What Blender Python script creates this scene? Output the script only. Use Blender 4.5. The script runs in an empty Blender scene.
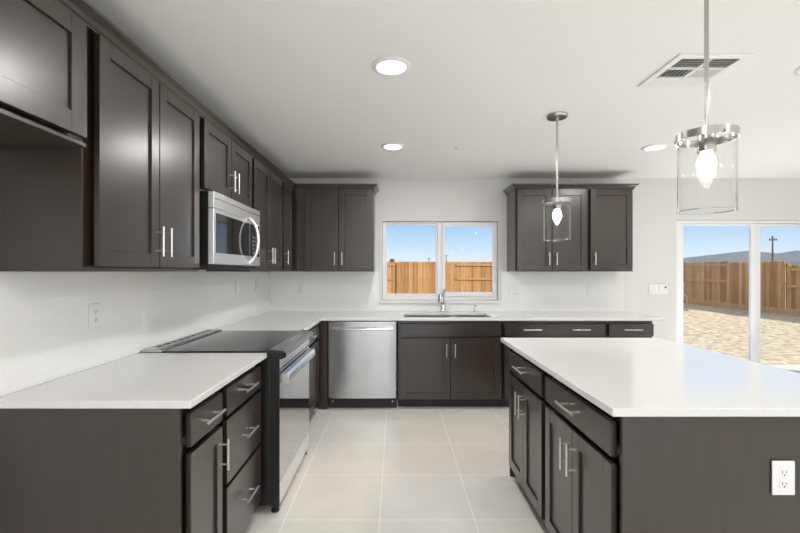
import bpy, bmesh, math, random
from mathutils import Vector, Matrix
random.seed(7)
C = bpy.context.scene.collection
R = math.radians
PI = math.pi
F = 430.0                      # focal length in pixels of the 800 x 533 frame
EYE = 1.30

# ------------------------------------------------------------------ camera, sky, sun, large lights, exposure
cd = bpy.data.cameras.new('camera')
cam = bpy.data.objects.new('camera', cd); C.objects.link(cam)
cam.location = (0, 0, EYE); cam.rotation_euler = (R(90), 0, 0)
cd.sensor_fit = 'HORIZONTAL'; cd.sensor_width = 36; cd.lens = F / 800 * 36
cd.shift_x = 4.5 / 800; cd.shift_y = 5.0 / 800
cd.clip_start = 0.05; cd.clip_end = 500
bpy.context.scene.camera = cam
vs = bpy.context.scene.view_settings
vs.view_transform = 'Standard'; vs.look = 'None'; vs.gamma = 1; vs.use_curve_mapping = False
vs.exposure = 0.0
bpy.context.scene.cycles.use_denoising = True
bpy.context.scene.cycles.max_bounces = 14
bpy.context.scene.cycles.diffuse_bounces = 6
bpy.context.scene.cycles.glossy_bounces = 5
bpy.context.scene.cycles.transparent_max_bounces = 16
bpy.context.scene.cycles.sample_clamp_indirect = 6

world = bpy.data.worlds.new('sky'); bpy.context.scene.world = world
world.use_nodes = True
wt = world.node_tree; wt.nodes.clear()
wo = wt.nodes.new('ShaderNodeOutputWorld'); wb = wt.nodes.new('ShaderNodeBackground')
wtc = wt.nodes.new('ShaderNodeTexCoord'); wsx = wt.nodes.new('ShaderNodeSeparateXYZ'); wr = wt.nodes.new('ShaderNodeValToRGB')
wt.links.new(wtc.outputs['Generated'], wsx.inputs[0]); wt.links.new(wsx.outputs['Z'], wr.inputs[0])
for q, (pos, c) in enumerate(((0.0, (.80, .90, .98)), (.035, (.71, .86, .98)), (.11, (.37, .64, .96)), (.35, (.16, .38, .82)), (1.0, (.07, .2, .55)))):
    el = wr.color_ramp.elements[0] if q == 0 else wr.color_ramp.elements.new(pos)
    el.position = pos; el.color = (*c, 1)
wt.links.new(wr.outputs[0], wb.inputs[0]); wb.inputs[1].default_value = 1.0
wt.links.new(wb.outputs[0], wo.inputs[0])

def lamp(name, kind, loc, energy, color=(1, 1, 1), target=None, **kw):
    ld = bpy.data.lights.new(name, kind); ld.energy = energy; ld.color = color
    for k, v in kw.items(): setattr(ld, k, v)
    o = bpy.data.objects.new(name, ld); C.objects.link(o); o.location = loc
    if target is not None:
        o.rotation_euler = (Vector(target) - Vector(loc)).to_track_quat('-Z', 'Y').to_euler()
    return o
lamp('sun', 'SUN', (30, -25, 25), 6.0, (1, .95, .88), (30 - .8 * 10, -25 + .6 * 10, 25 - 10 * math.tan(R(34))), angle=R(.6))
# added fill lamps at unseen openings to the rear and side, aimed up
lamp('rear_fill', 'AREA', (1.6, -3.9, 1.25), 64, (.99, .995, 1), (1.6, 0, 4.6), shape='RECTANGLE', size=4.6, size_y=2.0)
lamp('side_fill', 'AREA', (6.35, .2, 1.2), 35, (.99, .995, 1), (0, .2, 5), shape='RECTANGLE', size=3.0, size_y=1.8)

# added lamp low in the doorway behind the island, brightens the ceiling
lamp('ceiling_fill', 'AREA', (3.6, 4.64, .16), 19, (1, .985, .96), (1.3, 2.6, 2.4), shape='RECTANGLE', size=.95, size_y=.2)

# ------------------------------------------------------------------ materials
def mat(name, color, rough=.5, metal=0.0, spec=.5, **kw):
    m = bpy.data.materials.new(name); m.use_nodes = True
    b = m.node_tree.nodes['Principled BSDF']
    b.inputs['Base Color'].default_value = (*color, 1); b.inputs['Roughness'].default_value = rough
    b.inputs['Metallic'].default_value = metal; b.inputs['Specular IOR Level'].default_value = spec
    for k, v in kw.items(): b.inputs[k].default_value = v
    return m
def nn(m, t): return m.node_tree.nodes.new(t)
def ln(m, a, b): m.node_tree.links.new(a, b)
def noise_color(m, c1, c2, scale=(1, 1, 1), nscale=5, detail=4, lo=.35, hi=.65, bump=0, bdist=.002):
    b = m.node_tree.nodes['Principled BSDF']
    tc = nn(m, 'ShaderNodeTexCoord'); mp = nn(m, 'ShaderNodeMapping'); n = nn(m, 'ShaderNodeTexNoise'); r = nn(m, 'ShaderNodeValToRGB')
    mp.inputs['Scale'].default_value = scale
    n.inputs['Scale'].default_value = nscale; n.inputs['Detail'].default_value = detail
    r.color_ramp.elements[0].position = lo; r.color_ramp.elements[0].color = (*c1, 1)
    r.color_ramp.elements[1].position = hi; r.color_ramp.elements[1].color = (*c2, 1)
    ln(m, tc.outputs['Object'], mp.inputs[0]); ln(m, mp.outputs[0], n.inputs['Vector'])
    ln(m, n.outputs['Fac'], r.inputs[0]); ln(m, r.outputs[0], b.inputs['Base Color'])
    if bump:
        bp = nn(m, 'ShaderNodeBump'); bp.inputs['Strength'].default_value = bump; bp.inputs['Distance'].default_value = bdist
        ln(m, n.outputs['Fac'], bp.inputs['Height']); ln(m, bp.outputs[0], b.inputs['Normal'])
    return m
def bump_only(m, scale, strength, dist=.002):
    b = m.node_tree.nodes['Principled BSDF']
    tc = nn(m, 'ShaderNodeTexCoord'); n = nn(m, 'ShaderNodeTexNoise'); bp = nn(m, 'ShaderNodeBump')
    n.inputs['Scale'].default_value = scale; n.inputs['Detail'].default_value = 3
    bp.inputs['Strength'].default_value = strength; bp.inputs['Distance'].default_value = dist
    ln(m, tc.outputs['Object'], n.inputs['Vector']); ln(m, n.outputs['Fac'], bp.inputs['Height']); ln(m, bp.outputs[0], b.inputs['Normal'])
    return m
M = {}
M['wall'] = bump_only(mat('wall_paint', (.72, .71, .695), .7, spec=.2), 180, .12)
M['ceiling'] = bump_only(mat('ceiling_paint', (.90, .895, .885), .8, spec=.2), 140, .2)
M['wood'] = noise_color(mat('espresso_wood', (.03, .019, .0125), .3, spec=.55, **{'Coat Weight': .6, 'Coat Roughness': .28}), (.024, .015, .0098), (.031, .020, .0136), (30, 30, 1.6), 2.2, 6, .3, .7)
M['toe'] = mat('dark_toe_kick', (.022, .018, .016), .5)
M['quartz'] = noise_color(mat('white_quartz', (.82, .81, .79), .13, spec=.5), (.715, .705, .69), (.74, .73, .715), (1, 1, 1), 90, 3, .4, .6)
M['splash'] = noise_color(mat('quartz_backsplash', (.8, .79, .77), .16, spec=.5), (.835, .825, .805), (.85, .84, .82), (1, 1, 1), 60, 3, .4, .6)
M['white'] = mat('white_plastic', (.82, .82, .81), .35)
M['vinyl'] = mat('white_vinyl', (.83, .83, .83), .35)
M['slot'] = mat('dark_slot', (.02, .02, .02), .6)
M['slat_shade'] = mat('vent_shade', (.16, .16, .16), .8)
M['nickel'] = mat('brushed_nickel', (.72, .69, .65), .28, 1.0)
M['fixture'] = mat('satin_fixture_metal', (.46, .45, .43), .25, 1.0)
M['microwave'] = mat('bright_brushed_steel', (.92, .92, .91), .34, 1.0)
M['chrome'] = mat('chrome', (.78, .78, .79), .1, 1.0)
M['steel'] = mat('stainless_steel', (.56, .56, .555), .27, 1.0)
M['steel_bright'] = mat('polished_steel', (.84, .84, .83), .28, 1.0)
M['sink'] = mat('sink_steel', (.36, .36, .36), .35, 1.0)
M['black'] = mat('black_enamel', (.012, .012, .012), .3)
M['ceran'] = mat('ceramic_glass', (.016, .016, .017), .12, spec=.6)
M['blackglass'] = mat('black_door_glass', (.012, .012, .013), .05, spec=.5)
M['mirrorglass'] = mat('mirror_oven_glass', (.55, .54, .52), .04, 1.0)
M['charcoal'] = mat('control_glass', (.17, .17, .165), .3)
M['rubber'] = mat('rubber_foot', (.015, .015, .015), .7)
M['key'] = mat('grey_key', (.45, .45, .45), .4)

def thin_glass(name, base=.04, edge=.55, tint=(1, 1, 1)):
    m = bpy.data.materials.new(name); m.use_nodes = True; t = m.node_tree; t.nodes.clear()
    o = t.nodes.new('ShaderNodeOutputMaterial'); mx = t.nodes.new('ShaderNodeMixShader')
    tr = t.nodes.new('ShaderNodeBsdfTransparent'); gl = t.nodes.new('ShaderNodeBsdfGlossy'); lw = t.nodes.new('ShaderNodeLayerWeight')
    mr = t.nodes.new('ShaderNodeMapRange'); pw = t.nodes.new('ShaderNodeMath'); pw.operation = 'POWER'; pw.inputs[1].default_value = 3
    tr.inputs[0].default_value = (*tint, 1); gl.inputs['Roughness'].default_value = .02
    lw.inputs[0].default_value = .5
    t.links.new(lw.outputs['Facing'], pw.inputs[0]); t.links.new(pw.outputs[0], mr.inputs[0])
    mr.inputs[3].default_value = base; mr.inputs[4].default_value = edge
    t.links.new(mr.outputs[0], mx.inputs[0]); t.links.new(tr.outputs[0], mx.inputs[1]); t.links.new(gl.outputs[0], mx.inputs[2])
    t.links.new(mx.outputs[0], o.inputs[0]); return m
M['pane'] = thin_glass('window_glass', .003, .25)
M['shade'] = thin_glass('pendant_glass', .025, .85, (.985, .985, .98))
M['rim'] = thin_glass('pendant_glass_rim', .45, .9, (.97, .97, .97))

def emis(name, col, s):
    m = bpy.data.materials.new(name); m.use_nodes = True; t = m.node_tree; t.nodes.clear()
    o = t.nodes.new('ShaderNodeOutputMaterial'); e = t.nodes.new('ShaderNodeEmission')
    e.inputs[0].default_value = (*col, 1); e.inputs[1].default_value = s; t.links.new(e.outputs[0], o.inputs[0]); return m
M['lens'] = emis('downlight_lens', (1, .98, .95), 6)
M['bulb'] = emis('lit_bulb', (1, .95, .87), 16)

def tile_mat():
    m = mat('porcelain_tile', (.7, .66, .61), .22, spec=.5); b = m.node_tree.nodes['Principled BSDF']
    T = .4965
    tc = nn(m, 'ShaderNodeTexCoord'); mp = nn(m, 'ShaderNodeMapping'); br = nn(m, 'ShaderNodeTexBrick')
    mp.inputs['Location'].default_value = (.083 + 20 * T, -2.25 + 20 * T, 0)
    br.offset = 0; br.squash = 1
    br.inputs['Scale'].default_value = 1; br.inputs['Brick Width'].default_value = T; br.inputs['Row Height'].default_value = T
    br.inputs['Mortar Size'].default_value = .0036; br.inputs['Mortar Smooth'].default_value = .1
    br.inputs['Color1'].default_value = (.765, .735, .685, 1); br.inputs['Color2'].default_value = (.79, .76, .71, 1); br.inputs['Mortar'].default_value = (.93, .92, .90, 1)
    n = nn(m, 'ShaderNodeTexNoise'); n.inputs['Scale'].default_value = 2.6; n.inputs['Detail'].default_value = 8; n.inputs['Distortion'].default_value = 1.2
    mx = nn(m, 'ShaderNodeMix'); mx.data_type = 'RGBA'; mx.blend_type = 'MULTIPLY'; mx.inputs[0].default_value = 1
    r = nn(m, 'ShaderNodeValToRGB'); r.color_ramp.elements[0].position = .3; r.color_ramp.elements[0].color = (.93, .925, .915, 1); r.color_ramp.elements[1].position = .65; r.color_ramp.elements[1].color = (1, 1, 1, 1)
    ln(m, tc.outputs['Object'], mp.inputs[0]); ln(m, mp.outputs[0], br.inputs['Vector']); ln(m, tc.outputs['Object'], n.inputs['Vector'])
    ln(m, n.outputs['Fac'], r.inputs[0]); ln(m, br.outputs['Color'], mx.inputs[6]); ln(m, r.outputs[0], mx.inputs[7]); ln(m, mx.outputs[2], b.inputs['Base Color'])
    bp = nn(m, 'ShaderNodeBump'); bp.inputs['Strength'].default_value = .25; bp.inputs['Distance'].default_value = .002; bp.invert = True
    ln(m, br.outputs['Fac'], bp.inputs['Height']); ln(m, bp.outputs[0], b.inputs['Normal'])
    return m
M['tile'] = tile_mat()
def fence_mat(name, c1, c2, c3, seed):
    m = mat(name, c1, .8, spec=.2); b = m.node_tree.nodes['Principled BSDF']
    at = nn(m, 'ShaderNodeAttribute'); at.attribute_name = 'tone'
    r = nn(m, 'ShaderNodeValToRGB'); r.color_ramp.elements[0].color = (*c1, 1); r.color_ramp.elements[1].color = (*c3, 1)
    e = r.color_ramp.elements.new(.5); e.color = (*c2, 1)
    tc = nn(m, 'ShaderNodeTexCoord'); mp = nn(m, 'ShaderNodeMapping'); mp.inputs['Scale'].default_value = (14, 14, 1.2); n = nn(m, 'ShaderNodeTexNoise'); n.inputs['Scale'].default_value = 2; n.inputs['Detail'].default_value = 6
    r2 = nn(m, 'ShaderNodeValToRGB'); r2.color_ramp.elements[0].position = .3; r2.color_ramp.elements[0].color = (.72, .68, .62, 1); r2.color_ramp.elements[1].position = .6; r2.color_ramp.elements[1].color = (1, 1, 1, 1)
    mx = nn(m, 'ShaderNodeMix'); mx.data_type = 'RGBA'; mx.blend_type = 'MULTIPLY'; mx.inputs[0].default_value = 1
    ln(m, at.outputs['Fac'], r.inputs[0]); ln(m, tc.outputs['Object'], mp.inputs[0]); ln(m, mp.outputs[0], n.inputs['Vector']); ln(m, n.outputs['Fac'], r2.inputs[0])
    ln(m, r.outputs[0], mx.inputs[6]); ln(m, r2.outputs[0], mx.inputs[7]); ln(m, mx.outputs[2], b.inputs['Base Color'])
    return m
M['fence'] = fence_mat('cedar_boards', (.36, .165, .055), (.45, .235, .083), (.51, .315, .135), 1)
M['fence_side'] = fence_mat('shade_lifted_cedar_boards', (.50, .25, .09), (.65, .37, .155), (.76, .50, .25), 2)  # cedar tones lifted in the colour, as this fence stands in shade
M['dirt'] = noise_color(mat('dry_dirt', (.5, .42, .3), .95, spec=.1), (.36, .29, .19), (.66, .56, .41), (1, 1, 1), 7, 12, .36, .62, .8, .05)
M['roof'] = noise_color(mat('grey_shingle', (.15, .16, .165), .9), (.12, .13, .135), (.18, .19, .2), (1, 1, 4), 2, 6)
M['stucco'] = mat('pale_stucco', (.6, .57, .52), .9)
M['polewood'] = mat('pole_wood', (.12, .10, .085), .9)
M['leaf'] = noise_color(mat('dark_leaves', (.05, .07, .04), .9), (.03, .045, .025), (.07, .09, .05), nscale=3)
M['pipe'] = mat('grey_pipe', (.22, .22, .21), .6)

# ------------------------------------------------------------------ mesh helpers
class MB:
    def __init__(self): self.bm = bmesh.new()
    def box(self, x0, x1, y0, y1, z0, z1):
        v = [self.bm.verts.new((x, y, z)) for x in (min(x0, x1), max(x0, x1)) for y in (min(y0, y1), max(y0, y1)) for z in (min(z0, z1), max(z0, z1))]
        for f in ((0, 1, 3, 2), (4, 6, 7, 5), (0, 4, 5, 1), (2, 3, 7, 6), (0, 2, 6, 4), (1, 5, 7, 3)):
            self.bm.faces.new([v[i] for i in f])
        return self
    def tube(self, pts, r, n=12, cap=True):
        pts = [Vector(p) for p in pts]; rings = []
        rs = r if isinstance(r, (list, tuple)) else [r] * len(pts)
        up = None
        for i, p in enumerate(pts):
            d = (pts[min(i + 1, len(pts) - 1)] - pts[max(i - 1, 0)]).normalized()
            if up is None: up = Vector((0, 0, 1)) if abs(d.z) < .9 else Vector((1, 0, 0))
            a = d.cross(up).normalized(); b = a.cross(d).normalized(); up = b
            rings.append([self.bm.verts.new(p + (a * math.cos(2 * PI * k / n) + b * math.sin(2 * PI * k / n)) * rs[i]) for k in range(n)])
        for A, B in zip(rings, rings[1:]):
            for k in range(n): self.bm.faces.new((A[k], A[(k + 1) % n], B[(k + 1) % n], B[k])).smooth = True
        if cap: self.bm.faces.new(rings[0][::-1]); self.bm.faces.new(rings[-1])
        return self
    def lathe(self, c, prof, n=40, closed=False):
        c = Vector(c); rings = []
        for r, z in prof:
            if r < 1e-6: rings.append([self.bm.verts.new(c + Vector((0, 0, z)))])
            else: rings.append([self.bm.verts.new(c + Vector((r * math.cos(2 * PI * k / n), r * math.sin(2 * PI * k / n), z))) for k in range(n)])
        pr = list(zip(rings, rings[1:]))
        if closed: pr.append((rings[-1], rings[0]))
        for A, B in pr:
            for k in range(n):
                k2 = (k + 1) % n
                a = [A[0]] if len(A) == 1 else [A[k], A[k2]]
                b = [B[0]] if len(B) == 1 else [B[k2], B[k]]
                if len(a) + len(b) > 2: self.bm.faces.new(a + b).smooth = True
        return self
    def prism(self, poly, axis, a0, a1):
        """extrude a polygon of (u, v) along an axis: 'x' -> (y, z), 'y' -> (x, z), 'z' -> (x, y)"""
        def P(u, v, a): return {'x': (a, u, v), 'y': (u, a, v), 'z': (u, v, a)}[axis]
        A = [self.bm.verts.new(P(u, v, a0)) for u, v in poly]; B = [self.bm.verts.new(P(u, v, a1)) for u, v in poly]
        n = len(poly)
        for k in range(n): self.bm.faces.new((A[k], A[(k + 1) % n], B[(k + 1) % n], B[k]))
        self.bm.faces.new(A[::-1]); self.bm.faces.new(B); return self
    def cells(self, us, vs_, solid, w0, w1, axis='z'):
        """a slab with notches and holes: the cells (i, j) of a grid for which solid(i, j)"""
        def P(u, v, w): return {'z': (u, v, w), 'y': (u, w, v), 'x': (w, u, v)}[axis]
        cache = {}
        def V(i, j, k):
            if (i, j, k) not in cache: cache[(i, j, k)] = self.bm.verts.new(P(us[i], vs_[j], (w0, w1)[k]))
            return cache[(i, j, k)]
        nu, nv = len(us) - 1, len(vs_) - 1
        S = lambda i, j: 0 <= i < nu and 0 <= j < nv and solid(i, j)
        for i in range(nu):
            for j in range(nv):
                if not S(i, j): continue
                for k in (0, 1): self.bm.faces.new([V(i, j, k), V(i + 1, j, k), V(i + 1, j + 1, k), V(i, j + 1, k)])
                if not S(i - 1, j): self.bm.faces.new([V(i, j, 0), V(i, j + 1, 0), V(i, j + 1, 1), V(i, j, 1)])
                if not S(i + 1, j): self.bm.faces.new([V(i + 1, j, 0), V(i + 1, j + 1, 0), V(i + 1, j + 1, 1), V(i + 1, j, 1)])
                if not S(i, j - 1): self.bm.faces.new([V(i, j, 0), V(i + 1, j, 0), V(i + 1, j, 1), V(i, j, 1)])
                if not S(i, j + 1): self.bm.faces.new([V(i, j + 1, 0), V(i + 1, j + 1, 0), V(i + 1, j + 1, 1), V(i, j + 1, 1)])
        return self
    def sweep(self, prof, path):
        """sweep a closed profile of (out, z) along an XY path; out is to the right of travel, corners are mitred"""
        path = [Vector((x, y)) for x, y in path]; rings = []
        for i, p in enumerate(path):
            ds = []
            if i > 0: ds.append((p - path[i - 1]).normalized())
            if i < len(path) - 1: ds.append((path[i + 1] - p).normalized())
            ns = [Vector((d.y, -d.x)) for d in ds]
            nrm = sum(ns, Vector((0, 0)))
            nrm = nrm / nrm.length; s = 1 / nrm.dot(ns[0])
            rings.append([self.bm.verts.new((p.x + nrm.x * o * s, p.y + nrm.y * o * s, z)) for o, z in prof])
        n = len(prof)
        for A, B in zip(rings, rings[1:]):
            for k in range(n): self.bm.faces.new((A[k], A[(k + 1) % n], B[(k + 1) % n], B[k]))
        self.bm.faces.new(rings[0][::-1]); self.bm.faces.new(rings[-1]); return self
    def build(self, name, material, parent=None, world=True, bevel=0, seg=2, smooth=False):
        bmesh.ops.recalc_face_normals(self.bm, faces=self.bm.faces)
        me = bpy.data.meshes.new(name)
        if world and parent is not None:
            self.bm.transform(Matrix.Translation(-origin(parent)))
        self.bm.to_mesh(me); self.bm.free()
        me.materials.append(material)
        me.set_sharp_from_angle(angle=R(40))
        o = bpy.data.objects.new(name, me); C.objects.link(o); o.parent = parent
        if bevel:
            b = o.modifiers.new('bevel', 'BEVEL'); b.width = bevel; b.segments = seg; b.limit_method = 'ANGLE'; b.angle_limit = R(40)
        if smooth:
            for f in me.polygons: f.use_smooth = True
        return o
def origin(o):
    v = Vector((0, 0, 0))
    while o is not None: v += o.location; o = o.parent
    return v
def box(*a): return MB().box(*a)
def tag(o, label, cat, group=None, kind=None):
    o['label'] = label; o['category'] = cat
    if group: o['group'] = group
    if kind: o['kind'] = kind
    return o
def thing(name, label, cat, loc=(0, 0, 0), rz=0, group=None, kind=None):
    o = bpy.data.objects.new(name, None); C.objects.link(o); o.location = loc; o.rotation_euler = (0, 0, rz)
    o.empty_display_size = .05
    return tag(o, label, cat, group, kind)
def struct(o):
    o['kind'] = 'structure'; return o
def struct_root(name, loc=(0, 0, 0)):
    o = bpy.data.objects.new(name, None); C.objects.link(o); o.location = loc; return struct(o)

# ------------------------------------------------------------------ the room
XL, YB, CEIL = -1.372, 4.69, 2.315
XR, YR = 6.4, -4.0
struct(box(XL - .15, XR + .15, YR - .15, YB + .14, -.1, 0).build('floor', M['tile']))
struct(box(XL - .15, XR + .15, YR - .15, YB + .14, CEIL, CEIL + .1).build('ceiling', M['ceiling']))
struct(box(XL - .15, XL, YR, YB + .14, 0, CEIL).build('wall_left', M['wall']))
WX0, WX1, WZ0, WZ1 = -.143, 1.122, .985, 1.85
DX0, DX1, DZ1 = 3.065, 4.93, 1.862
struct(MB().cells([XL, WX0, WX1, DX0, DX1, XR], [0, WZ0, WZ1, DZ1, CEIL],
                  lambda i, j: not ((i == 1 and j == 1) or (i == 3 and j < 3)), YB, YB + .14, 'y').build('wall_back', M['wall']))
struct(MB().cells([YR, -1.4, 1.8, YB + .14], [0, .3, 2.1, CEIL], lambda i, j: not (i == 1 and j == 1), XR, XR + .15, 'x').build('wall_right', M['wall']))
struct(MB().cells([XL, -.75, 3.95, XR], [0, .2, 2.25, CEIL], lambda i, j: not (i == 1 and j == 1), YR - .15, YR, 'y').build('wall_rear', M['wall']))
struct(box(2.49, DX0 - .002, YB - .014, YB, 0, .09).build('baseboard_back', M['white'], bevel=.003))

# kitchen window: two sashes, one slides behind
w = struct_root('window_1', (.49, YB + .07, WZ0))
y0, y1 = YB + .045, YB + .10
MB().cells([WX0 + .002, -.112, .462, .522, 1.09, WX1 - .002], [WZ0 + .002, 1.04, 1.828, WZ1 - .002], lambda i, j: not (i in (1, 3) and j == 1), y0, y1, 'y').build('window_frame', M['vinyl'], w, bevel=.003)
MB().cells([-.111, -.095, .446, .461], [1.041, 1.056, 1.812, 1.827], lambda i, j: not (i == 1 and j == 1), y0 + .012, y0 + .04, 'y').build('window_sash', M['vinyl'], w, bevel=.002)
MB().cells([.516, .545, 1.064, 1.10], [1.03, 1.075, 1.79, 1.835], lambda i, j: not (i == 1 and j == 1), y0 - .02, y0 - .0005, 'y').build('window_sash', M['vinyl'], w, bevel=.002)
box(-.095, .446, y0 + .024, y0 + .028, 1.056, 1.812).build('window_glass', M['pane'], w)
box(.545, 1.064, y0 - .012, y0 - .008, 1.075, 1.79).build('window_glass', M['pane'], w)
box(WX0 - .035, WX1 + .035, YB - .03, YB - .001, .957, WZ0 - .001).build('window_sill', M['white'], w, bevel=.004)

# sliding patio door
d = struct_root('door_1', (4.0, YB + .07, 0))
MB().cells([DX0 + .002, DX0 + .045, DX1 - .045, DX1 - .002], [.003, .05, DZ1 - .032, DZ1 - .002], lambda i, j: not (i == 1 and j == 1), YB + .02, YB + .12, 'y').build('door_frame', M['vinyl'], d, bevel=.003)
MB().cells([DX0 + .047, DX0 + .095, 3.905, 3.97], [.052, .15, DZ1 - .062, DZ1 - .034], lambda i, j: not (i == 1 and j == 1), YB + .03, YB + .065, 'y').build('door_panel', M['vinyl'], d, bevel=.003)
MB().cells([3.945, 4.04, DX1 - .1, DX1 - .047], [.052, .15, DZ1 - .062, DZ1 - .034], lambda i, j: not (i == 1 and j == 1), YB + .07, YB + .105, 'y').build('door_panel', M['vinyl'], d, bevel=.003)
box(DX0 + .095, 3.905, YB + .045, YB + .05, .15, DZ1 - .062).build('door_glass', M['pane'], d)
box(4.04, DX1 - .1, YB + .085, YB + .09, .15, DZ1 - .062).build('door_glass', M['pane'], d)
box(3.972, 3.984, YB + .045, YB + .068, .75, 1.05).build('door_handle', M['vinyl'], d, bevel=.004)

# ------------------------------------------------------------------ cabinets (built facing -Y in their own frame)
def bar_handle(parent, x, z, y, length, vertical):
    m = MB(); h = length / 2; p = h * .62; off = .034; r = .0055
    if vertical:
        m.tube([(x, y - off, z - h), (x, y - off, z + h)], r)
        for s in (-p, p): m.tube([(x, y + .001, z + s), (x, y - off, z + s)], r * .8, 10)
    else:
        m.tube([(x - h, y - off, z), (x + h, y - off, z)], r)
        for s in (-p, p): m.tube([(x + s, y + .001, z), (x + s, y - off, z)], r * .8, 10)
    return m.build('handle', M['nickel'], parent, world=False)
TH = .021
def shaker(root, x0, x1, z0, z1, handle=None, y=0, rail=.058, hl=.128):
    m = MB(); a, b = y - TH, y - .0005
    m.box(x0, x0 + rail, a, b, z0, z1); m.box(x1 - rail, x1, a, b, z0, z1)
    m.box(x0 + rail, x1 - rail, a, b, z0, z0 + rail); m.box(x0 + rail, x1 - rail, a, b, z1 - rail, z1)
    m.box(x0 + rail, x1 - rail, a + .009, b, z0 + rail, z1 - rail)
    d = m.build('door', M['wood'], root, world=False, bevel=.0012, seg=1)
    if handle: bar_handle(d, handle[0], handle[1], a, hl, True)
    return d
def slab(root, x0, x1, z0, z1, handles=(), name='drawer', y=0, hl=.135):
    d = box(x0, x1, y - TH, y - .0005, z0, z1).build(name, M['wood'], root, world=False, bevel=.0015, seg=1)
    for hx in handles: bar_handle(d, hx, (z0 + z1) / 2 + .005, y - TH, hl, False)
    return d
TOE = .085
REC = .018                      # carcass front sits behind the doors
DZ = (.692, .806); BZ = (.098, .668)
def base_unit(label, loc, rz, wd, depth, group, hollow=False):
    t = thing('base_cabinet', label, 'cabinet', loc, rz, group)
    if hollow:
        m = MB().cells([.004, .022, wd - .022, wd - .004], [REC, REC + .014, depth - .012, depth], lambda i, j: not (i == 1 and j == 1), TOE + .018, .838)
        m.box(.004, wd - .004, REC, depth, TOE, TOE + .0179)
    else: m = box(.004, wd - .004, REC, depth, TOE, .838)
    m.build('body', M['wood'], t, world=False, bevel=.001, seg=1)
    box(0.002, wd - .002, .07, depth - .01, 0.001, TOE).build('toe_kick', M['toe'], t, world=False)
    return t
def wall_unit(label, loc, rz, wd, depth, z0, z1, group, rec=REC):
    t = thing('wall_cabinet', label, 'cabinet', loc, rz, group)
    m = box(.0005, wd - .0005, rec, depth, z0 - loc[2], z1 - loc[2])
    m.box(.0005, wd - .0005, 0, rec, z0 - loc[2], z0 - loc[2] + .014)
    m.build('body', M['wood'], t, world=False, bevel=.001, seg=1)
    return t
G1, G2, G3, G4 = 'base cabinets along the range wall', 'base cabinets along the window wall', 'island base cabinets', 'wall cabinets'
UZ0, UZ1 = 1.30, 2.14
UX = -1.046                     # face of the wall cabinets on the range wall
LX = -.728                      # face of the base cabinets there
LR = PI / 2
D_L = LX - (XL + .006)

# --- range wall, base
t = base_unit('narrow dark base cabinet at the open end of the counter, one drawer over one door', (LX, 1.466, 0), LR, .318, D_L, G1)
slab(t, .022, .292, *DZ, [.157], hl=.15)
shaker(t, .022, .292, *BZ, handle=(.262, .565), rail=.05)
box(-.020, -.0005, .0, D_L, .001, .838).build('end_panel', M['wood'], t, world=False, bevel=.001, seg=1)
t = base_unit('dark base cabinet with a stack of three drawers beside the range', (LX, 1.785, 0), LR, .505, D_L, G1)
for z0, z1 in (DZ, (.405, .672), (.098, .387)): slab(t, .022, .475, z0, z1, [.2485], hl=.15)
t = base_unit('dark corner base cabinet between the range and the dishwasher', (LX, 3.115, 0), LR, YB - .003 - 3.115, D_L, G1)
slab(t, .03, .86, *DZ, [.47]); shaker(t, .03, .86, *BZ, handle=(.10, .56))
m = MB().box(.94, .955, -.0885, -.001, .001, .838)
m.build('filler_panel', M['wood'], t, world=False, bevel=.001, seg=1)

# --- window wall, base
FB = 4.066; D_B = YB - FB - .003
t = base_unit('dark sink base cabinet with two doors under the sink', (.022, FB, 0), 0, .992, D_B, G2, True)
slab(t, .025, .965, *DZ, (), 'false_front')
shaker(t, .025, .492, *BZ, handle=(.455, .558)); shaker(t, .498, .965, *BZ, handle=(.535, .558))
t = base_unit('wide dark base cabinet, two bar handles on its single top drawer', (1.016, FB, 0), 0, .97, D_B, G2)
slab(t, .012, .958, *DZ, [.265, .72], hl=.17)
shaker(t, .012, .482, *BZ, handle=(.445, .558)); shaker(t, .488, .958, *BZ, handle=(.525, .558))
t = base_unit('narrow dark base cabinet at the patio door end of the window wall counter', (1.988, FB, 0), 0, .455, D_B, G2)
slab(t, .022, .442, *DZ, [.235], hl=.17); shaker(t, .022, .442, *BZ, handle=(.06, .558))

# --- wall cabinets on the range wall
D_U = UX - (XL + .006)
t = wall_unit('dark cabinet hung high over the empty refrigerator space', (UX, .49, 1.72), LR, .968, D_U, 1.72, UZ1, G4)
shaker(t, .03, .48, .023, .405, handle=(.446, .1), rail=.068); shaker(t, .486, .940, .023, .405, handle=(.52, .1), rail=.068)
t = wall_unit('tall two door dark wall cabinet nearest the refrigerator space', (UX, 1.46, UZ0), LR, .822, D_U, UZ0, UZ1, G4)
H = UZ1 - UZ0
shaker(t, .03, .407, .018, H - .015, handle=(.377, .128)); shaker(t, .413, .79, .018, H - .015, handle=(.443, .128))
t = wall_unit('short two door dark cabinet directly above the microwave', (UX, 2.284, 1.733), LR, .814, D_U, 1.733, UZ1, G4)
h2 = UZ1 - 1.733
shaker(t, .024, .404, .018, h2 - .015, handle=(.374, .122)); shaker(t, .41, .79, .018, h2 - .015, handle=(.44, .122))
t = wall_unit('tall two door dark wall cabinet just past the microwave', (UX, 3.10, UZ0), LR, .82, D_U, UZ0, UZ1, G4)
shaker(t, .022, .404, .018, H - .015, handle=(.374, .128)); shaker(t, .41, .792, .018, H - .015, handle=(.44, .128))
t = wall_unit('single door dark wall cabinet tucked into the corner, handle near the microwave side', (UX, 3.922, UZ0), LR, YB - .003 - 3.922, D_U, UZ0, UZ1, G4)
shaker(t, .022, .345, .018, H - .015, handle=(.052, .128))

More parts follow.
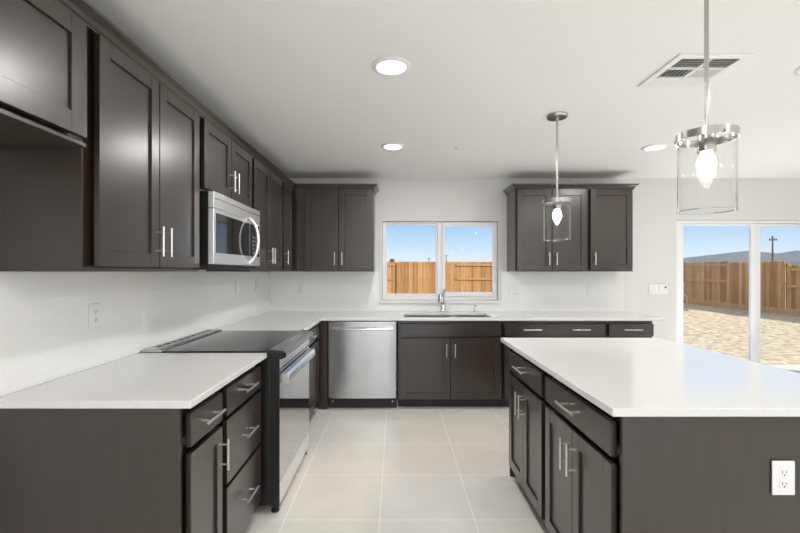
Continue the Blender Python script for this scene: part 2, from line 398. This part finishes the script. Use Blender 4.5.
# --- wall cabinets on the window wall
UY = 4.352; D_W = YB - UY - .002
t = wall_unit('two door dark wall cabinet between the corner and the window', (UX + .001, UY, UZ0), 0, .823, D_W, UZ0, UZ1, G4)
shaker(t, .135, .468, .018, H - .015, handle=(.434, .128)); shaker(t, .474, .807, .018, H - .015, handle=(.508, .128))
t = wall_unit('two door dark wall cabinet just past the window, behind the hanging pendant', (1.213, UY, UZ0), 0, .731, D_W, UZ0, UZ1, G4)
shaker(t, .014, .362, .018, H - .015, handle=(.328, .128)); shaker(t, .368, .716, .018, H - .015, handle=(.402, .128))
t = wall_unit('single door dark wall cabinet nearest the patio door', (1.946, UY, UZ0), 0, .458, D_W, UZ0, UZ1, G4)
shaker(t, .02, .444, .018, H - .015, handle=(.056, .128))

# --- crown mouldings
CP = [(0.0, 2.128), (.006, 2.128), (.006, 2.136), (.010, 2.14), (.014, 2.15), (.024, 2.163), (.038, 2.171), (.040, 2.174), (.040, 2.182), (0.0, 2.182), (-.02, 2.182), (-.02, 2.1405), (0, 2.1405)]
CP = [(o + .001, z) for o, z in CP]
e = UX + .001 + .823
m = MB().sweep(CP, [(UX, .49), (UX, UY), (e, UY), (e, YB - .003)])
tag(m.build('crown_molding', M['wood']), 'dark crown moulding running round the corner along the range wall cabinets', 'crown molding', kind='thing')
m = MB().sweep(CP, [(1.213, YB - .003), (1.213, UY), (1.946 + .458, UY), (1.946 + .458, YB - .003)])
CPW = m
tag(m.build('crown_molding', M['wood']), 'dark crown moulding around the top of the wall cabinets nearest the patio door', 'crown molding', kind='thing')

# --- island
IX = .727; IY1, IY0 = 2.725, 1.392
wd = (IY1 - IY0) / 2; IR = -PI / 2
for k, lab in enumerate(('island base cabinet facing the range, far unit closest to the window wall', 'island base cabinet facing the range, near unit beside the white outlet panel')):
    t = base_unit(lab, (IX, IY1 - k * wd, 0), IR, wd - .001, .66, G3)
    a, b = (.045, wd - .022) if k == 0 else (.03, wd - .018)
    mid = (a + b) / 2
    slab(t, a, b, *DZ, [mid], hl=.17)
    shaker(t, a, mid - .002, *BZ, handle=(mid - .032, .56), hl=.13); shaker(t, mid + .002, b, *BZ, handle=(mid + .032, .56), hl=.13)
    if k == 1:
        box(wd, wd + .016, -.001, .93, .001, .838).build('end_panel', M['wood'], t, world=False, bevel=.001, seg=1)
    else:
        box(-.016, -.001, -.001, .93, .001, .838).build('end_panel', M['wood'], t, world=False, bevel=.001, seg=1)
    box(0, wd - .001, .915, .93, .001, .838).build('back_panel', M['wood'], t, world=False)

# ------------------------------------------------------------------ worktops and backsplashes
CT, CB = .866, .8395
tag(box(XL + .004, -.686, 1.441, 2.296, CB, CT).build('worktop', M['quartz'], bevel=.003),
    'short white quartz worktop at the open end, on the near side of the range', 'countertop')
m = MB().cells([XL + .004, -.686, .085, .925, 2.506], [3.106, 4.013, 4.098, 4.50, YB - .003],
               lambda i, j: (j == 0 and i == 0) or (j > 0 and not (i == 2 and j == 2)), CB, CT)
tag(m.build('worktop', M['quartz'], bevel=.003), 'white quartz corner worktop running under the window with the sink cut in', 'countertop')
tag(box(.687, 1.722, 1.36, 2.815, CB, CT + .001).build('worktop', M['quartz'], bevel=.003), 'large white quartz island worktop below the pendant lights', 'countertop')
tag(box(XL + .0005, XL + .0035, 1.441, YB - .003, CT + .0005, 1.299).build('backsplash', M['splash']), 'glossy white slab backsplash on the range wall', 'backsplash')
m = MB().cells([XL + .0045, WX0 - .036, WX1 + .036, 2.49], [CT + .0005, .956, 1.2995], lambda i, j: not (i == 1 and j == 1), YB - .0027, YB - .0005, 'y')
tag(m.build('backsplash', M['splash']), 'white slab backsplash on the window wall below the wall cabinets', 'backsplash')

# ------------------------------------------------------------------ range
RY0, RY1 = 2.302, 3.100
t = thing('range', 'slide-in stainless range with black glass cooktop under the microwave', 'stove', (-1.0, 2.70, 0))
box(-1.345, -.672, RY0, RY1, .045, .835).build('body', M['black'], t, bevel=.003)
box(-1.25, -.683, RY0 - .003, RY1 + .003, .8675, .874).build('cooktop', M['ceran'], t, bevel=.002)
vt = MB().prism([(-1.364, .8675), (-1.25, .8675), (-1.25, .876), (-1.262, .884), (-1.352, .884), (-1.364, .878)], 'y', RY0 - .002, RY1 + .002).build('rear_vent_trim', M['steel'], t, bevel=.001)
for k in range(9): box(-1.325, -1.30, RY0 + .07 + k * .078, RY0 + .12 + k * .078, .8835, .8848).build('vent_slot', M['slot'], vt)
box(-1.345, -.684, RY0 + .003, RY1 - .003, .835, .867).build('top_frame', M['black'], t)
cp = MB().prism([(-.683, .866), (-.683, .877), (-.676, .880), (-.598, .872), (-.588, .862), (-.588, .842), (-.612, .832), (-.683, .832)], 'y', RY0 + .004, RY1 - .004).build('control_panel', M['charcoal'], t, bevel=.002)
for yy in (RY0 - .001, RY1 - .004):
    MB().prism([(-.684, .865), (-.684, .879), (-.676, .882), (-.596, .874), (-.586, .863), (-.586, .841), (-.611, .830), (-.684, .830)], 'y', yy, yy + .005).build('end_cap', M['black'], cp, bevel=.001)
for k in range(5):
    for j in range(2): MB().box(-.655 + j * .022, -.643 + j * .022, 2.62 + k * .05, 2.645 + k * .05, .8742 - .0022 * j, .8796 - .0022 * j).build('touch_key', M['key'], cp)
box(-.672, -.622, RY0 + .008, RY1 - .003, .775, .830).build('front_trim', M['steel_bright'], t, bevel=.002)
box(-.672, -.6215, RY0 + .001, RY0 + .0075, .04, .830).build('side_trim', M['black'], t, bevel=.001)
od = box(-.672, -.630, RY0 + .008, RY1 - .003, .165, .768).build('oven_door', M['black'], t, bevel=.002)
box(-.6295, -.623, RY0 + .009, RY1 - .003, .166, .767).build('door_glass', M['mirrorglass'], od, bevel=.001)
hb = MB().prism([(-.616, .692), (-.582, .694), (-.574, .706), (-.577, .738), (-.588, .750), (-.616, .752)], 'y', RY0 + .02, RY1 - .02)
for yy in (RY0 + .05, RY1 - .08): hb.box(-.624, -.60, yy, yy + .03, .712, .736)
hb.build('handle', M['steel_bright'], od, bevel=.002)
box(-.672, -.625, RY0 + .008, RY1 - .003, .04, .158).build('storage_drawer', M['steel_bright'], t, bevel=.003)
for fx in (-.665, -1.28):
    for fy in (RY0 + .035, RY1 - .035):
        MB().lathe((fx + (.012 if fx > -1 else 0), fy, 0), [(0, .001), (.022, .001), (.022, .012), (.012, .014), (.012, .045), (0, .045)], 16).build('foot', M['rubber'], t)

# ------------------------------------------------------------------ microwave
MY0, MY1 = 2.30, 3.085
t = thing('microwave', 'stainless over the range microwave with a bowed vertical handle', 'microwave', (-1.15, 2.69, 1.32))
box(XL + .005, -1.003, MY0, MY1, 1.335, 1.7315).build('body', M['black'], t, bevel=.002)
g = box(-1.003, -.972, MY0, MY1, 1.643, 1.7315).build('vent_grille', M['microwave'], t, bevel=.003)
m = MB().box(-.9725, -.9712, MY0 + .01, MY1 - .01, 1.694, 1.697)
m.build('seam', M['slot'], g)
dr = box(-1.003, -.972, MY0, 2.865, 1.34, 1.641).build('door', M['microwave'], t, bevel=.003)
box(-.974, -.970, MY0 + .028, 2.862, 1.402, 1.618).build('window', M['blackglass'], dr, bevel=.001)
n = 15; pts = []
for k in range(n):
    s = -1 + 2 * k / (n - 1)
    pts.append((-.968 + .056 * (1 - s * s) ** .7, 2.855, 1.505 + .150 * s))
MB().tube(pts, .012, 12).build('handle', M['microwave'], dr)
cpn = box(-1.003, -.972, 2.868, MY1, 1.34, 1.641).build('control_panel', M['microwave'], t, bevel=.003)
box(-.974, -.970, 2.872, MY1 - .02, 1.402, 1.618).build('display', M['blackglass'], cpn, bevel=.001)
for r_ in range(5):
    for c_ in range(3): box(-.9702, -.9694, 2.918 + c_ * .05, 2.948 + c_ * .05, 1.42 + r_ * .026, 1.436 + r_ * .026).build('key', M['charcoal'], cpn)
box(XL + .02, -1.01, MY0 + .02, MY1 - .02, 1.312, 1.335).build('bottom_vent', M['slot'], t, bevel=.002)

# ------------------------------------------------------------------ dishwasher
WX_0, WX_1 = -.636, .012
t = thing('dishwasher', 'stainless steel dishwasher with full width bar handle beside the sink cabinet', 'dishwasher', (-.31, 4.2, 0))
box(WX_0 + .008, WX_1 - .004, 4.075, 4.64, .1, .832).build('body', M['black'], t)
n = 17; prof = []
for k in range(n):
    s = -1 + 2 * k / (n - 1)
    prof.append((-.312 + s * .318, 4.034 - .016 * (1 - abs(s) ** 3)))
m = MB().prism(prof + [(prof[-1][0], 4.074), (prof[0][0], 4.074)], 'z', .112, .832)
for f in m.bm.faces: f.smooth = False
dd = m.build('door', M['steel'], t, bevel=.0025)
for p in dd.data.polygons:
    if abs(p.normal.z) < .5 and p.normal.y < -.5: p.use_smooth = True
pts = [(-.3085 + s * .285, 3.985 + .02 * s * s, .762 + .004 * (s * s)) for s in [-1 + k / 6 for k in range(13)]]
hb = MB().tube(pts, .0135, 12)
for s in (-.275, .275): hb.tube([(-.3085 + s, 4.03, .764), (-.3085 + s, 4.004, .765)], .011, 10)
hb.build('handle', M['steel_bright'], dd)
tk = box(WX_0 + .004, WX_1 - .002, 4.10, 4.115, .003, .1).build('toe_kick', M['toe'], t)
for xx in (WX_0 + .04, WX_1 - .04):
    MB().tube([(xx, 4.0995, .062), (xx, 4.095, .062)], .008, 12).build('screw', M['nickel'], tk)

# ------------------------------------------------------------------ sink, faucet, dispenser
t = thing('sink', 'undermount stainless double bowl sink below the window', 'sink', (.505, 4.3, .66))
def bowl(x0, x1, y0, y1, z0, z1):
    m = MB(); b = m.bm; i = .025
    top = [(x0, y0), (x1, y0), (x1, y1), (x0, y1)]; bot = [(x0 + i, y0 + i), (x1 - i, y0 + i), (x1 - i, y1 - i), (x0 + i, y1 - i)]
    T = [b.verts.new((x, y, z1)) for x, y in top]; B = [b.verts.new((x, y, z0)) for x, y in bot]
    for k in range(4): b.faces.new((T[k], T[(k + 1) % 4], B[(k + 1) % 4], B[k]))
    b.faces.new(B)
    o = m.build('bowl', M['sink'], t, bevel=.012, seg=3)
    s = o.modifiers.new('thickness', 'SOLIDIFY'); s.thickness = .003; s.offset = 0
    MB().lathe(((x0 + x1) / 2, (y0 + y1) / 2, z0 + .002), [(0, .001), (.03, .001), (.042, .006), (.045, .002)], 20).build('drain', M['chrome'], o)
bowl(.088, .565, 4.102, 4.497, .67, .8385); bowl(.635, .922, 4.102, 4.497, .69, .8385)
box(.567, .633, 4.104, 4.495, .815, .8385).build('divider', M['sink'], t, bevel=.01, seg=3)

fx, fy = .503, 4.585
t = thing('faucet', 'chrome single lever pull-out faucet behind the sink', 'faucet', (fx, fy, CT))
MB().lathe((fx, fy, CT), [(0, .0005), (.034, .0005), (.034, .008), (.026, .016), (.025, .05), (.022, .055), (.022, .10), (.024, .105), (.024, .15), (0, .152)], 24).build('body', M['chrome'], t)
MB().tube([(fx, fy, CT + .135), (fx - .01, fy - .05, CT + .175), (fx - .022, fy - .11, CT + .192), (fx - .034, fy - .16, CT + .18)], [.024, .024, .025, .026], 16).build('spout', M['chrome'], t)
MB().tube([(fx - .033, fy - .155, CT + .19), (fx - .038, fy - .178, CT + .15), (fx - .04, fy - .184, CT + .118)], [.026, .033, .03], 16).build('spray_head', M['steel'], t)
MB().tube([(fx, fy, CT + .15), (fx + .006, fy, CT + .175), (fx + .018, fy - .012, CT + .232), (fx + .02, fy - .02, CT + .24)], [.022, .017, .014, .010], 12).build('lever', M['chrome'], t)
sx, sy = .845, 4.585
t = thing('soap_dispenser', 'small chrome soap pump on the counter behind the sink', 'soap dispenser', (sx, sy, CT))
MB().lathe((sx, sy, CT), [(0, .0005), (.02, .0005), (.02, .006), (.012, .012), (.011, .05), (0, .052)], 18).build('base', M['chrome'], t)
MB().tube([(sx, sy, CT + .05), (sx - .002, sy - .005, CT + .072), (sx - .004, sy - .05, CT + .076), (sx - .004, sy - .065, CT + .068)], .007, 10).build('pump_spout', M['chrome'], t)

# ------------------------------------------------------------------ outlets and switches (built facing -Y)
def plate(label, loc, rz, gangs=('outlet',), name='wall_outlet', cat='outlet', group=None, h=.109, w1=.072):
    t = thing(name, label, cat, loc, rz, group)
    wd = w1 + .045 * (len(gangs) - 1)
    pl = box(-wd / 2, wd / 2, -.006, -.0004, -h / 2, h / 2).build('cover_plate', M['white'], t, world=False, bevel=.0025)
    for k, gk in enumerate(gangs):
        x = (k - (len(gangs) - 1) / 2) * .045
        if gk == 'outlet':
            for s in (-1, 1):
                z = s * .0185
                poly = [(x + .0165 * math.cos(a), z + min(.0125, max(-.0125, .0165 * math.sin(a)))) for a in [2 * PI * q / 24 for q in range(24)]]
                rc = MB().prism(poly, 'y', -.0078, -.0055).build('receptacle', M['white'], t, world=False)
                sl = MB().box(x - .0075, x - .0055, -.0082, -.0075, z - .002, z + .0065).box(x + .0055, x + .0075, -.0082, -.0075, z - .002, z + .0055)
                sl.prism([(x + .0026 * math.cos(2 * PI * q / 10), z - .0075 + .0026 * math.sin(2 * PI * q / 10)) for q in range(10)], 'y', -.0082, -.0075)
                sl.build('slots', M['slot'], rc, world=False)
        else:
            box(x - .0165, x + .0165, -.0085, -.0055, -.033, .033).build('rocker', M['white'], t, world=False, bevel=.001)
    MB().tube([(0, -.0062, 0), (0, -.0075, 0)], .0025, 8).build('screw', M['white'], pl, world=False)
    return t
SO = 'wall plates above the counters'
plate('white duplex outlet on the island end panel', (1.2365, IY0 - .0175, .642), 0)
plate('white outlet plate on the range wall backsplash, near side of the range', (XL + .004, 1.951, 1.10), LR, group=SO)
plate('white switch plate on the range wall backsplash just beyond the range', (XL + .004, 3.709, 1.165), LR, ('switch',), 'light_switch', 'switch', SO)
plate('white outlet plate on the range wall backsplash closest to the corner', (XL + .004, 4.237, 1.165), LR, group=SO)
yb = YB - .003
plate('white outlet on the window wall between corner and window, above the dishwasher edge', ((301 - 395.5) / F * yb, yb, 1.108), 0, group=SO)
plate('white switch plate beside the window sill, under the corner wall cabinet', ((371 - 395.5) / F * yb, yb, 1.108), 0, ('switch',), 'light_switch', 'switch', SO)
plate('white two gang switch plate just past the window over the worktop', ((513.5 - 395.5) / F * yb, yb, 1.105), 0, ('switch', 'switch'), 'light_switch', 'switch', SO)
plate('white outlet under the single door wall cabinet nearest the patio door', ((590.5 - 395.5) / F * yb, yb, 1.108), 0, group=SO)
t = plate('white multi gang switch plate with a dark knob beside the patio door', ((658 - 395.5) / F * YB, YB, 1.108), 0, ('switch', 'switch', 'switch', 'switch'), 'light_switch', 'switch')
MB().tube([(.075, -.006, .018), (.075, -.018, .018)], .009, 12).build('knob', M['slot'], t, world=False)

# ------------------------------------------------------------------ ceiling fittings
def downlight(x, y, label, power=11.5):
    t = thing('recessed_light', label, 'ceiling light', (x, y, CEIL), 0, 'recessed ceiling lights')
    MB().lathe((0, 0, 0), [(.098, -.0005), (.098, -.004), (.092, -.008), (.078, -.012), (.072, -.009), (.072, -.0005)], 48, True).build('trim_ring', M['white'], t, world=False)
    MB().lathe((0, 0, 0), [(0, -.0015), (.0715, -.0015), (.0715, -.008), (0, -.0095)], 40).build('lens', M['lens'], t, world=False)
    lamp('downlight_lamp', 'AREA', (x, y, CEIL - .016), power, (1, .98, .96), (x, y, 0), shape='DISK', size=.14)
    return t
downlight(-.02, 2.124, 'lit recessed ceiling light over the aisle in front of the range')
downlight(-.02, 3.478, 'lit recessed ceiling light over the aisle in front of the dishwasher')
downlight(2.115, 3.506, 'lit recessed ceiling light toward the patio door beyond the island', 8)
downlight(2.10, 2.124, 'lit recessed ceiling light between the ceiling vent and the right edge of the view', 8)
for x, y in ((-.02, .3), (2.1, .3), (-.02, -1.8), (2.1, -1.8), (4.4, .4), (4.2, -1.8)):  # added lamps with no fittings, above the unseen living area
    lamp('downlight_lamp', 'AREA', (x, y, CEIL - .016), 8, (1, .98, .96), (x, y, 0), shape='DISK', size=.14)
m = MB().lathe((.53, 3.53, CEIL), [(0, -.0005), (.042, -.0005), (.042, -.006), (.038, -.009), (0, -.0095)], 32)
tag(m.build('sprinkler_cover', M['white']), 'small round white sprinkler cover plate on the ceiling', 'sprinkler')

# vent
VX0, VX1, VY0, VY1 = 1.322, 1.668, 2.0, 2.347
t = thing('ceiling_vent', 'square white ceiling vent grille behind the near pendant rod', 'vent', (1.495, 2.175, CEIL))
fw = .034
MB().cells([VX0, VX0 + fw, VX1 - fw, VX1], [VY0, VY0 + fw, VY1 - fw, VY1], lambda i, j: not (i == 1 and j == 1), CEIL - .010, CEIL - .0005).build('frame', M['white'], t, bevel=.003)
box(VX0 + fw, VX1 - fw, VY0 + fw, VY1 - fw, CEIL - .002, CEIL - .0005).build('backing', M['slat_shade'], t)  # grey sheet stands in for the shade behind the slats
cx, cy = 1.495, 2.1735
box(cx - .006, cx + .006, VY0 + fw, VY1 - fw, CEIL - .012, CEIL - .003).build('divider', M['white'], t)
ya, yb_ = VY0 + fw + .095, VY1 - fw - .085
for q in (ya, yb_): box(VX0 + fw, cx - .006, q, q + .008, CEIL - .012, CEIL - .003).build('divider', M['white'], t); box(cx + .006, VX1 - fw, q, q + .008, CEIL - .012, CEIL - .003).build('divider', M['white'], t)
def slat(x0, x1, y0, y1, along, s=1):
    m = MB(); z = CEIL - .0025
    if along == 'x':
        m.prism([(y0, z), (y0 + s * .010, z - .0095), (y0 + s * .0115, z - .0095), (y0 + .0015, z)], 'x', x0, x1)
    else:
        m.prism([(x0, z), (x0 + s * .010, z - .0095), (x0 + s * .0115, z - .0095), (x0 + .0015, z)], 'y', y0, y1)
    m.build('slat', M['white'], t)
for (a, b) in ((VX0 + fw, cx - .006), (cx + .006, VX1 - fw)):
    y = VY0 + fw + .014
    while y < ya - .004: slat(a, b, y, 0, 'x', -1); y += .0185
    y = yb_ + .010
    while y < VY1 - fw - .011: slat(a, b, y, 0, 'x', 1); y += .0115
x = VX0 + fw + .014
while x < cx - .012: slat(x, 0, ya + .008, yb_, 'y', -.8); x += .021
x = cx + .008
while x < VX1 - fw - .011: slat(x, 0, ya + .008, yb_, 'y', 1); x += .0115

# pendants
def pendant(x, y, label):
    t = thing('pendant_light', label, 'pendant light', (x, y, CEIL), 0, 'pendant lights over the island')
    L = lambda: MB()
    zt, zb = 1.757 - CEIL, 1.503 - CEIL
    MB().lathe((0, 0, 0), [(0, -.0005), (.066, -.0005), (.066, -.012), (.060, -.020), (.012, -.023), (.010, -.040), (0, -.040)], 36).build('canopy', M['fixture'], t, world=False)
    m = MB().tube([(0, 0, -.03), (0, 0, zt + .02)], .0068, 14)
    for zz in (-.055, zt + .03): m.tube([(0, 0, zz - .012), (0, 0, zz + .006)], .0085, 14)
    m.build('rod', M['fixture'], t, world=False)
    m = MB().lathe((0, 0, zt), [(.0845, .010), (.088, .010), (.088, -.016), (.0845, -.016)], 56, True)
    for a in (PI / 6, PI / 6 + PI):
        m.tube([(.086 * math.cos(a), .086 * math.sin(a), zt + .006), (.02 * math.cos(a), .02 * math.sin(a), zt + .006)], .004, 8)
    rg = m.build('holder_ring', M['fixture'], t, world=False)
    for q in range(3):
        a = 2.6 + q * 2 * PI / 3
        m = MB().tube([(.0875 * math.cos(a), .0875 * math.sin(a), zt - .009), (.094 * math.cos(a), .094 * math.sin(a), zt - .009)], .005, 12)
        m.build('screw', M['fixture'], rg, world=False)
    MB().lathe((0, 0, zt), [(0, .014), (.026, .014), (.027, .006), (.027, -.055), (.022, -.058), (0, -.058)], 28).build('socket', M['fixture'], t, world=False)
    MB().lathe((0, 0, zt), [(0, -.152), (.007, -.150), (.010, -.140), (.016, -.128), (.0255, -.110), (.0285, -.096), (.025, -.076), (.015, -.058), (0, -.058)], 24).build('bulb', M['bulb'], t, world=False)
    sh = MB().lathe((0, 0, 0), [(.083, zt - .004), (.083, zb)], 64).build('glass_shade', M['shade'], t, world=False)
    MB().lathe((0, 0, zb), [(.0815, -.0005), (.0842, -.0005), (.0842, .003), (.0815, .003)], 64, True).build('rim', M['rim'], sh, world=False)
pendant(1.048, 1.449, 'nearer glass cylinder pendant with lit bulb, its rod crossing the ceiling vent')
pendant(1.048, 2.789, 'glass cylinder pendant with lit bulb hanging in front of the dark wall cabinets')

# ------------------------------------------------------------------ outside
GZ = -.12
def ground_mesh():
    m = MB(); b = m.bm; nx, ny = 60, 50; V = []
    for i in range(nx + 1):
        for j in range(ny + 1):
            x = -30 + i * 2.2; y = YB + .15 + j * 2.0
            V.append(b.verts.new((x, y, GZ + .03 * math.sin(x * 1.3 + y) + .02 * math.sin(2.1 * y - x))))
    for i in range(nx):
        for j in range(ny):
            k = i * (ny + 1) + j
            b.faces.new((V[k], V[k + ny + 1], V[k + ny + 2], V[k + 1]))
    return m
struct(ground_mesh().build('ground', M['dirt'], smooth=True))
tag(box(2.6, 6.5, YB + .145, YB + 1.4, GZ - .05, -.02).build('patio_slab', M['stucco']), 'pale concrete patio slab outside the sliding door', 'patio', kind='structure')

def fence(label, p0, dirv, n, tops, matname, start_flip, sec=2.58, inward=(0, -1), last=None):
    """sections alternate which side shows the rails; dirv = direction of run, inward = toward the house"""
    t = thing('wooden_fence', label, 'fence', (p0[0], p0[1], GZ))
    dx, dy = dirv; ix, iy = inward
    def hexa(m, a0, a1, b0, b1, z0, z1, tone, dog=0):
        lay = m.bm.faces.layers.float.get('tone_f') or None
        P = lambda a, b_, z: (dx * a + ix * b_, dy * a + iy * b_, z)
        if dog:
            sh = [(a0, z0), (a1, z0), (a1, z1 - dog), (a1 - dog, z1), (a0 + dog, z1), (a0, z1 - dog)]
        else: sh = [(a0, z0), (a1, z0), (a1, z1), (a0, z1)]
        A = [m.bm.verts.new(P(a, b0, z)) for a, z in sh]; B = [m.bm.verts.new(P(a, b1, z)) for a, z in sh]
        k = len(sh); fs = [m.bm.faces.new(A[::-1]), m.bm.faces.new(B)]
        for q in range(k): fs.append(m.bm.faces.new((A[q], A[(q + 1) % k], B[(q + 1) % k], B[q])))
        lay = m.bm.loops.layers.float_color.get('tone') or m.bm.loops.layers.float_color.new('tone')
        for f in fs:
            for l in f.loops: l[lay] = (tone, tone, tone, 1)
    rnd = random.Random(len(label))
    for s in range(n):
        top = tops[min(s, len(tops) - 1)] - GZ
        flip = (s + start_flip) % 2
        a0 = s * sec
        m = MB(); m.bm.loops.layers.float_color.new('tone'); q = a0 + .01; zb = .20
        L = last if (last and s == n - 1) else sec
        while q < a0 + L - .05:
            wdt = .148
            e = min(q + wdt - .006, a0 + L - .01)
            o = -.030 if flip else .0365
            hexa(m, q, e, o, o + .018, zb, top - rnd.uniform(0, .012), rnd.random(), .03)
            q += wdt
        m.build('picket_panel', M[matname], t, world=False)
        m = MB(); m.bm.loops.layers.float_color.new('tone')
        for z in (top - .20, (top + zb) / 2 - .02, zb + .05):
            if z < zb + .1: continue
            hexa(m, a0 + .05, a0 + L - .05, -.011, .036, z, z + .085, .85)
        m.build('rail', M[matname], t, world=False)
        m = MB(); m.bm.loops.layers.float_color.new('tone')
        hexa(m, a0, a0 + L, -.012, .060, .0, .198, .85)
        m.build('kickboard', M[matname], t, world=False)
    for s in range(n + 1):
        m = MB(); m.bm.loops.layers.float_color.new('tone')
        top = tops[min(max(s - 1, 0), len(tops) - 1)] - GZ
        xp = (s - 1) * sec + last if (last and s == n) else s * sec
        hexa(m, xp - .05, xp + .05, -.055, -.0125, -.1, top - .08, .4)
        m.build('post', M[matname], t, world=False)
    return t
FX = 13.0; FY = 20.5
ox = (396.5 - 395.5) / F * FY - 3 * 2.8
fence('long orange cedar fence across the yard behind the kitchen window', (ox, FY), (1, 0), 8, [1.79, 1.785, 1.78, 1.775, 1.77, 1.77, 1.76], 'fence', 1, sec=2.8, last=1.6)
fence('brown cedar fence on the shaded side of the yard seen through the patio door', (FX, 21.85), (0, -1), 6, [1.72, 1.72, 1.66, 1.52, 1.50, 1.45, 1.4, 1.35], 'fence_side', 0, sec=2.52, inward=(-1, 0))

def house(name, label, x0, x1, y0, y1, ze, zr, rx0, rx1):
    t = thing(name, label, 'house', ((x0 + x1) / 2, (y0 + y1) / 2, GZ))
    box(x0 + .5, x1 - .5, y0 + .5, y1 - .5, GZ, ze).build('wall', M['stucco'], t)
    m = MB(); b = m.bm; ym = (y0 + y1) / 2
    E = [b.verts.new(p) for p in ((x0, y0, ze), (x1, y0, ze), (x1, y1, ze), (x0, y1, ze))]
    r0 = b.verts.new((rx0, ym, zr)); r1 = b.verts.new((rx1, ym, zr))
    b.faces.new((E[0], E[1], r1, r0)); b.faces.new((E[1], E[2], r1)); b.faces.new((E[2], E[3], r0, r1)); b.faces.new((E[3], E[0], r0)); b.faces.new(E[::-1])
    m.build('roof', M['roof'], t)
    MB().cells([x0 - .05, x0, x1, x1 + .05], [y0 - .05, y0, y1, y1 + .05], lambda i, j: not (i == 1 and j == 1), ze - .2, ze + .02).build('fascia', M['roof'], t)
house('house', 'grey shingle hip roof house rising above the side fence', 40, 63, 56, 74, 2.55, 4.42, 53, 53.6)
house('house', 'grey roof house farther along, partly behind the utility pole', 68, 104, 78, 92, 3.0, 5.43, 79, 96)
t = thing('utility_pole', 'dark utility pole with one crossarm above the grey roofs', 'utility pole', (61.4, 50, GZ))
k = 50 / F
px = (772.6 - 395.5) * k
t.location = (px, 50, GZ)
MB().tube([(px, 50, GZ), (px, 50, 1.3 + 35.5 * k)], [.1, .075], 10).build('pole', M['polewood'], t)
ca = box(px - .45, px + .45, 49.85, 50.0, 1.3 + 31 * k, 1.3 + 32 * k).build('crossarm', M['polewood'], t)
for q in (-.4, -.15, .15, .4): MB().tube([(px + q, 49.93, 1.3 + 32 * k), (px + q, 49.93, 1.3 + 33.2 * k)], .04, 8).build('insulator', M['polewood'], ca)
def far_pole(pxl, ytop, label, Y=70):
    k = Y / F; x = (pxl - 395.5) * k
    t = thing('utility_pole', label, 'utility pole', (x, Y, GZ))
    MB().tube([(x, Y, GZ), (x, Y, 1.3 + (271.5 - ytop) * k)], .09, 8).build('pole', M['pipe'], t)
    box(x - .25, x + .25, Y - .06, Y + .06, 1.3 + (271.5 - ytop - 1) * k, 1.3 + (271.5 - ytop - .4) * k).build('crossarm', M['pipe'], t)
far_pole(446.3, 254.8, 'thin distant pole above the fence beside the window mullion')
far_pole(429, 258, 'thin short distant pole seen through the sash above the faucet side')
k = 60 / F; x = (392.2 - 395.5) * k
t = thing('tree', 'tiny dark tree top showing above the fence in the kitchen window', 'tree', (x, 60, GZ))
MB().tube([(x, 60, GZ), (x, 60, 2.4)], .12, 8).build('trunk', M['polewood'], t)
m = MB(); bmesh.ops.create_icosphere(m.bm, subdivisions=3, radius=.36)
rn = random.Random(3)
for v in m.bm.verts: v.co = v.co * rn.uniform(.75, 1.15); v.co += Vector((x, 60, 2.75))
m.build('crown', M['leaf'], t)
px_, Yp = 683.5, 15.5
x = (px_ - 395.5) / F * Yp
pts = [(x + .12, Yp, GZ), (x + .10, Yp, .38)] + [(x + .10 - .16 * (1 - math.cos(a)), Yp, .38 + .08 * math.sin(a)) for a in (.6, 1.2, 1.8, 2.4)] + [(x - .2, Yp - .1, .1), (x - .1, Yp - .15, GZ + .05), (x + .05, Yp - .2, GZ + .03)]
tag(MB().tube(pts, .022, 10).build('bent_pipe', M['pipe']), 'thin bent grey pipe standing in the dirt by the side fence', 'pipe')
